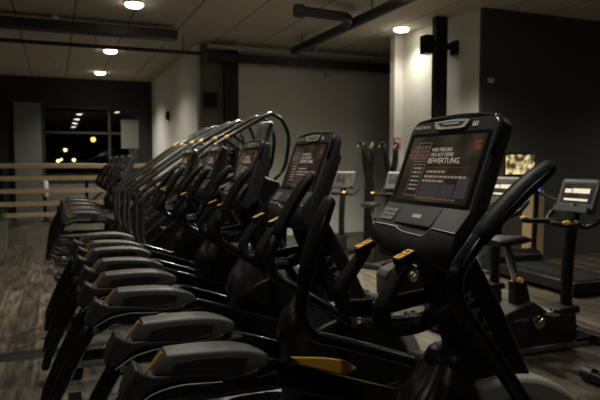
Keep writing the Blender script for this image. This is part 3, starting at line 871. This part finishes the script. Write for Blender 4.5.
# ------------------------------------------------------------------ rail fence, planter and the rest of the far end
def plank(z): return lambda bm: box(bm, (-3.6, -.02, z-.055), (2.52, .025, z+.055))
t = thing('wooden_rail_fence', 'low fence of five horizontal pale wood rails before the dark window', 'fence', (0, 15.9, 0))
for z in (1.43, 1.13, .82, .51, .24): part('rail', None, plank(z), M['wood'], t, bevel=.006)
for x in (-3.4, -1.2, .72, 2.40): part('post', None, (lambda x: lambda bm: box(bm, (x-.04, .03, 0), (x+.04, .10, 1.5)))(x), M['blk2'], t, bevel=.005)

t = thing('planter', 'grey planter box with a green plant at the left edge of the photo', 'planter', (-.98, 11.6, 0))
part('pot', None, lambda bm: loft(bm, [[(x*k, y*k, z) for x, y in rrect(-.18, .18, -.18, .18, .02, 3)] for k, z in ((.92, 0), (1, .50), (.9, .50), (.88, .44))]), M['planter'], t)
def f_leaves(bm):
    random.seed(3)
    for k in range(70):
        a = random.uniform(0, 2*PI); el = random.uniform(.2, 1.4); L = random.uniform(.15, .36)
        d = Vector((math.cos(a)*math.cos(el), math.sin(a)*math.cos(el), math.sin(el)))
        s_ = d.cross(Vector((0, 0, 1))).normalized()*.026
        o = Vector((random.uniform(-.07, .07), random.uniform(-.07, .07), .44))
        m_ = o+d*L*.55; e = o+d*L - Vector((0, 0, .06*math.cos(el)))
        n_ = d.cross(s_).normalized()*.008
        A = [bm.verts.new(p) for p in (o, m_+s_+n_, e, m_-s_+n_, m_-n_)]
        bm.faces.new((A[0], A[1], A[4])); bm.faces.new((A[1], A[2], A[4])); bm.faces.new((A[2], A[3], A[4])); bm.faces.new((A[3], A[0], A[4]))
part('foliage', None, f_leaves, M['leaf'], t)

# bench and pale bottle behind the fence
t = thing('weight_bench', 'dark low bench behind the wooden rail fence', 'bench', (.55, 16.8, 0))
part('bench_pad', None, lambda bm: box(bm, (-.65, -.16, .42), (.65, .16, .50)), M['rub'], t, bevel=.03)
part('backrest', None, lambda bm: prism(bm, [(.30, .50), (.36, .50), (.95, 1.02), (.90, 1.06)], -.15, .15), M['rub'], t, bevel=.02)
for x in (-.5, .5): part('leg', None, (lambda x: lambda bm: (box(bm, (x-.03, -.03, .03), (x+.03, .03, .44)), box(bm, (x-.03, -.28, 0), (x+.03, .28, .05))))(x), M['blk'], t)
t = thing('dispenser', 'small white dispenser column behind the fence rails at left', 'dispenser', (-.25, 16.55, 0))
part('column', None, lambda bm: lathe(bm, [(.10, 0), (.10, .03), (.03, .05), (.03, .66)], (0, 0, 0), (0, 0, 1)), M['blk2'], t)
part('canister', None, lambda bm: lathe(bm, [(.001, .64), (.075, .645), (.08, .67), (.08, 1.0), (.05, 1.06), (.001, 1.07)], (0, 0, 0), (0, 0, 1)), M['white'], t)

# black cable cover across the floor
o = part('cable_cover', None, lambda bm: prism(bm, [(-.09, 0), (.09, 0), (.05, .028), (-.05, .028)], -3.4, .62, 0, Matrix(((0, 0, 1, 0), (1, 0, 0, 5.05), (0, 1, 0, 0), (0, 0, 0, 1)))), M['rub'])
tag(o, 'black cable cover strip lying across the plank floor at lower left', 'cable cover')

# ------------------------------------------------------------------ room
H = 3.8
struct('floor', lambda bm: box(bm, (-4.2, -10, -.1), (14, 23, 0)), M['floor'])
struct('ceiling', lambda bm: box(bm, (-4.2, -10, H), (14, 23, H+.1)), M['ceil'])
struct('wall_left', lambda bm: box(bm, (-4.4, -10, 0), (-4.2, 23, H)), M['wallD'])
struct('wall_right', lambda bm: box(bm, (14, -10, 0), (14.2, 23, H)), M['wallD'])
struct('wall_near', lambda bm: box(bm, (-4.2, -10.2, 0), (14, -10, H)), M['wallD'])
YW = 17.6
def f_far(bm):                                           # far wall with the window opening x -0.29..2.26, z 0.95..3.05
    box(bm, (-4.2, YW, 0), (-.29, YW+.2, H)); box(bm, (2.26, YW, 0), (2.7, YW+.2, H))
    box(bm, (-.29, YW, 0), (2.26, YW+.2, .95)); box(bm, (-.29, YW, 3.05), (2.26, YW+.2, H))
struct('wall_far', f_far, M['wallB'])
struct('trim_1', lambda bm: box(bm, (-.98, YW-.10, 0), (-.32, YW, 3.1)), M['wallM'])      # grey pilaster left of the window
struct('trim_2', lambda bm: box(bm, (-.30, YW-.06, 0), (2.40, YW, .92)), M['wallM'])
def f_wframe(bm):
    for x in (-.29, 1.40, 2.20): box(bm, (x, YW+.02, .95), (x+.06, YW+.12, 3.05))
    for z in (.95, 2.30, 2.99): box(bm, (-.29, YW+.02, z), (2.26, YW+.12, z+.06))
w = struct('window_1', f_wframe, M['duct'])
p = part('window_pane', None, lambda bm: quad(bm, -.29, 2.26, .95, 3.05, Matrix(((1, 0, 0, 0), (0, 0, -1, YW+.06), (0, 1, 0, 0), (0, 0, 0, 1))), 0), M['pane'], w)
o = part('reflection_panel', None, lambda bm: (box(bm, (1.74, YW-.03, 1.93), (2.22, YW-.02, 2.66)), cyl(bm, (1.72, YW-.025, 2.68), (2.24, YW-.025, 2.68), .03, 12), box(bm, (1.73, YW-.035, 1.91), (2.23, YW-.015, 1.94))), M['wallM'])  # solid panel put in for a grey wall reflection in the window
tag(o, 'short grey panel put in for a wall reflection at the right side of the dark window', 'blind')
struct('wall_outside', lambda bm: box(bm, (-4.2, 22.8, 0), (8, 23, H)), M['night'])
# grey side wall of the far bay
struct('wall_bay', lambda bm: box(bm, (2.60, 11.7, 0), (2.80, YW+.2, H)), M['wallL'])
struct('wall_pier', lambda bm: box(bm, (2.66, 11.62, 0), (3.12, 11.9, H)), M['wallM'])
struct('trim_3', lambda bm: box(bm, (3.10, 11.50, 0), (3.38, 11.9, H)), M['wallB'])
struct('wall_back', lambda bm: box(bm, (3.3, 11.6, 0), (9, 11.8, H)), M['wallL'])
struct('wall_partition', lambda bm: box(bm, (5.72, 9.50, 0), (6.1, 9.66, H)), M['wallL'])
struct('wall_return', lambda bm: box(bm, (5.90, 7.40, 0), (6.1, 9.5, H)), M['wallL'])
struct('wall_dark', lambda bm: box(bm, (5.92, 7.34, 0), (14, 7.42, H)), M['wallD'])

# ceiling services
o = part('air_duct', None, lambda bm: (box(bm, (-4.1, 10.2, 3.57), (1.95, 10.45, 3.72)), [box(bm, (x, 10.25, 3.72), (x+.02, 10.27, 3.8)) for x in (-3, -1.4, .2, 1.6)]), M['duct'], bevel=.01)
tag(o, 'thick black duct running across the ceiling at upper left', 'duct')
o = part('ceiling_rod', None, lambda bm: (cyl(bm, (-4.1, 11.0, 3.50), (2.55, 11.0, 3.50), .035, 12), [cyl(bm, (x, 11.0, 3.5), (x, 11.0, 3.8), .008, 6) for x in (-3, -1.1, .7, 2.2)]), M['duct'])
tag(o, 'thin black pipe hung under the ceiling beside the thick duct', 'pipe')
o = part('conduit', None, lambda bm: [cyl(bm, (2.7, 11.25-.18*k, 3.68), (6.9, 11.25-.18*k, 3.68), .03, 10) for k in range(2)] + [box(bm, (x, 10.95, 3.68), (x+.03, 11.3, 3.8)) for x in (3.2, 4.8, 6.3)], M['pipe'])
tag(o, 'pale pair of conduits along the top of the light grey wall', 'conduit')
o = part('black_rail', None, lambda bm: (box(bm, (2.7, 11.30, 3.44), (6.9, 11.42, 3.60)), [box(bm, (x, 11.34, 3.6), (x+.02, 11.36, 3.8)) for x in (3.0, 4.6, 6.2)]), M['duct'])
tag(o, 'black rail under the conduits along the light grey wall', 'rail')
t = thing('ventilation_pipe', 'black ceiling pipe running away from us with a branch to the left', 'pipe', (4.2, 7.6, 3.8))
part('main_pipe', None, lambda bm: (cyl(bm, (.02, -4.5, -.20), (0, 3.0, -.20), .075, 16), [cyl(bm, (0, y, -.2), (0, y, 0), .01, 6) for y in (-3, 0, 2.6)]), M['duct'], t)
part('branch_pipe', None, lambda bm: tube(bm, [(-.02, .75, -.20), (-.22, .30, -.20), (-1.0, .22, -.20)], .07, 14, rad=.15), M['duct'], t)
part('end_collar', None, lambda bm: cyl(bm, (-.98, .22, -.20), (-1.08, .21, -.20), .095, 16), M['duct'], t)
o = part('drain_pipe', None, lambda bm: (box(bm, (5.58, 8.03, 0), (5.80, 8.15, H)), box(bm, (5.56, 8.01, .0), (5.82, 8.17, .10))), M['blk2'], bevel=.01)
tag(o, 'square black post rising to the ceiling in front of the lit grey wall', 'post')
t = thing('projector_bracket', 'black bracket with boxes high on the square post under the ceiling', 'bracket', (5.66, 7.98, 3.3))
part('cross_arm', None, lambda bm: box(bm, (-.36, -.06, -.02), (.30, .02, .07)), M['blk2'], t, bevel=.005)
part('left_box', None, lambda bm: box(bm, (-.38, -.12, -.12), (-.22, .06, .16)), M['blk2'], t, bevel=.01)
part('right_box', None, lambda bm: box(bm, (.18, -.10, -.10), (.32, .06, .12)), M['blk2'], t, bevel=.01)

def lamp(x, y, lab, k=1.0):
    t = thing('downlight', lab, 'ceiling light', (x, y, H), 0, 'round ceiling downlights')
    part('ring', 'dl_ring', lambda bm: lathe(bm, [(.15, 0), (.152, -.012), (.14, -.018), (.128, -.014), (.125, 0)], (0, 0, 0), (0, 0, 1), 32), M['lampring'], t)
    part('diffuser', 'dl_disc', lambda bm: lathe(bm, [(.128, -.012), (.122, -.035), (.10, -.055), (.05, -.064), (.001, -.066)], (0, 0, 0), (0, 0, 1), 32), M['lampdisc'], t)
    li = bpy.data.lights.new('downlight_beam', 'SPOT'); li.energy = POW*k; li.color = (1.0, .93, .79)
    li.spot_size = math.radians(136); li.spot_blend = .9; li.shadow_soft_size = .10
    lo = bpy.data.objects.new('downlight_beam', li); COL.objects.link(lo); lo.parent = t; lo.location = (0, 0, -.08)
POW = 230
rows = [(1.11, 9.05, 'largest round downlight in the upper left ceiling, nearest of three'), (1.10, 12.95, 'middle of three round downlights in the upper left ceiling'),
        (1.11, 16.14, 'smallest round downlight, closest to the dark window'), (5.53, 8.98, 'round downlight beside the black bracket and lit wall corner'),
        (1.11, 5.4, 'round downlight above the cross trainers, outside the photo'), (1.11, 1.8, 'round downlight above the camera, outside the photo'), (1.11, -1.8, 'round downlight behind the camera'),
        (1.11, -5.4, 'round downlight well behind the camera'), (5.4, 5.3, 'round downlight above the exercise bikes, outside the photo'), (5.4, 1.7, 'round downlight to the right of the camera'),
        (9.6, 5.0, 'round downlight far to the right, outside the photo')]
rows += [(-3.15, y, 'round downlight of the row near the left wall, number %s from the window' % k) for k, y in (('two', 12.6), ('three', 9.0), ('four', 5.4), ('five', 1.8), ('six', -1.8))]
rows += [(2.6, 7.3, 'added unseen downlight above the stair climbers, to brighten the back wall, outside the photo'), (3.9, 6.5, 'added unseen downlight above the gap between climbers and bikes, to brighten the back wall, outside the photo')]  # two added lamps, out of view, that brighten the light grey wall
for x, y, l in rows: lamp(x, y, l, 0.4 if (x, y) == (5.53, 8.98) else 5.5 if x == 2.6 else 3.6 if x == 3.9 else .4 if x < 0 else 1.6 if y > 16 else .35 if y < 0 else .6 if x == 5.4 else .75 if y < 2 else 1.35 if y == 5.4 else 1.0)

# wall speaker, boxes, sign, sensors
t = thing('wall_speaker', 'black loudspeaker mounted on the grey pier left of the light wall', 'loudspeaker', (2.80, 11.62, 2.72))
part('cabinet', None, lambda bm: box(bm, (-.13, -.22, -.14), (.13, -.04, .14)), M['blk2'], t, bevel=.015)
part('grille', None, lambda bm: box(bm, (-.115, -.228, -.125), (.115, -.218, .125)), M['rub'], t)
part('wall_bracket', None, lambda bm: box(bm, (-.03, -.05, -.04), (.03, 0, .04)), M['blk'], t)
o = part('wall_sensor', None, lambda bm: box(bm, (2.53, 14.75, 2.55), (2.60, 14.95, 2.75)), M['blk2'], bevel=.01)
tag(o, 'small black box on the lit side wall above the handrails', 'sensor')
t = thing('wall_sign', 'small red and white sign on the grey partition right of the V trainers', 'sign', (5.78, 9.5, 1.86))
part('board', None, lambda bm: box(bm, (-.07, -.012, -.10), (.07, 0, .10)), M['red'], t)
part('panel', None, lambda bm: box(bm, (-.045, -.016, -.02), (.045, -.012, .07)), M['white'], t)
o = part('wall_switch', None, lambda bm: box(bm, (6.02, 7.318, 2.70), (6.13, 7.34, 2.77)), M['white'], bevel=.004)
tag(o, 'tiny pale switch plate high on the dark wall', 'switch')
for x, y, l in ((.05, 9.9, 'small ceiling sprinkler just before the thick black duct'), (.05, 14.7, 'small pale ceiling sprinkler beyond the black duct, left of the lights')):
    t = thing('sprinkler', l, 'sprinkler', (x, y, H), 0, 'ceiling sprinklers')
    part('stem', 'spr_s', lambda bm: cyl(bm, (0, 0, 0), (0, 0, -.10), .02, 10), M['pipe'], t); part('head', 'spr_h', lambda bm: lathe(bm, [(.05, -.10), (.055, -.115), (.02, -.14), (.001, -.142)], (0, 0, 0), (0, 0, 1), 16), M['white'], t)
t = thing('track_spotlight', 'small unlit spotlight hanging under the black rail at the light wall', 'spotlight', (5.15, 11.2, 3.44))
part('stem', None, lambda bm: (cyl(bm, (0, .12, 0), (0, .12, -.06), .015, 8), cyl(bm, (0, .12, -.05), (0, 0, -.06), .015, 8)), M['pipe'], t)
part('head', None, lambda bm: lathe(bm, [(.001, .08), (.06, .075), (.065, -.06), (.05, -.07), (.001, -.06)], (0, 0, -.13), (.2, -.3, 1), 18), M['pipe'], t)

# glowing balls put behind the window in place of reflections in its glass
def glow_spot(x, y, z, r, m, label, grp=None, cat='lamp'):
    t = thing('reflection_glow', label, cat, (x, y, H), 0, grp)
    part('cord', None, lambda bm: cyl(bm, (0, 0, 0), (0, 0, z-H+r), .008, 6), M['blk'], t)
    part('bulb', None, lambda bm: ball(bm, (0, 0, z-H), r), m, t)
    part('cap', None, lambda bm: lathe(bm, [(r*.5, r*.6), (r*.5, r*1.5), (.001, r*1.6)], (0, 0, z-H), (0, 0, 1), 14), M['blk'], t)
glow_spot(1.13, 20.0, 2.24, .075, M['amb'], 'amber glow ball beyond the dark window, put in for a reflection')
for x, z, l in ((.085, 1.56, 'leftmost glow put in for a reflection low behind the window, just above the top fence rail'), (.28, 1.87, 'topmost of the four small glows put in for reflections low behind the window'),
                (.17, 1.60, 'second from the left of the glows put in for reflections, low behind the window'), (.50, 1.585, 'rightmost of the four small glows put in for reflections behind the window')):
    glow_spot(x, 18.3, z, .05 if x != .17 else .035, M['warm'], l, 'small reflection glows behind the window')

# ------------------------------------------------------------------ world, camera, view
w = bpy.data.worlds.new('World'); S.world = w; w.use_nodes = True
w.node_tree.nodes['Background'].inputs[0].default_value = (1.0, .92, .78, 1)
w.node_tree.nodes['Background'].inputs[1].default_value = .02
f = 600.0
vx, vy = 55.0, 163.0
cam = bpy.data.cameras.new('camera'); cam.sensor_width = 36; cam.sensor_fit = 'HORIZONTAL'; cam.lens = 36*f/600
co = bpy.data.objects.new('camera', cam); COL.objects.link(co)
Rw = ((.926, -.0232, .3767), (-.3774, -.057, .9243), (0, -.9981, -.0615))   # rows: world axes in (right, down, forward)
R3 = Matrix(((Rw[0][0], -Rw[0][1], -Rw[0][2]), (Rw[1][0], -Rw[1][1], -Rw[1][2]), (Rw[2][0], -Rw[2][1], -Rw[2][2])))
q = R3.to_quaternion(); q.normalize()
co.rotation_mode = 'QUATERNION'; co.rotation_quaternion = q; co.location = (0, 0, 1.5)
cam.clip_start = .05; cam.clip_end = 100
cam.dof.use_dof = True; cam.dof.focus_distance = 1.85; cam.dof.aperture_fstop = 5.0; cam.dof.aperture_blades = 7
S.camera = co
S.view_settings.view_transform = 'Standard'; S.view_settings.look = 'None'; S.view_settings.gamma = 1.0
S.view_settings.use_curve_mapping = False
S.view_settings.exposure = 0.28
S.cycles.use_denoising = True
S.cycles.max_bounces = 8
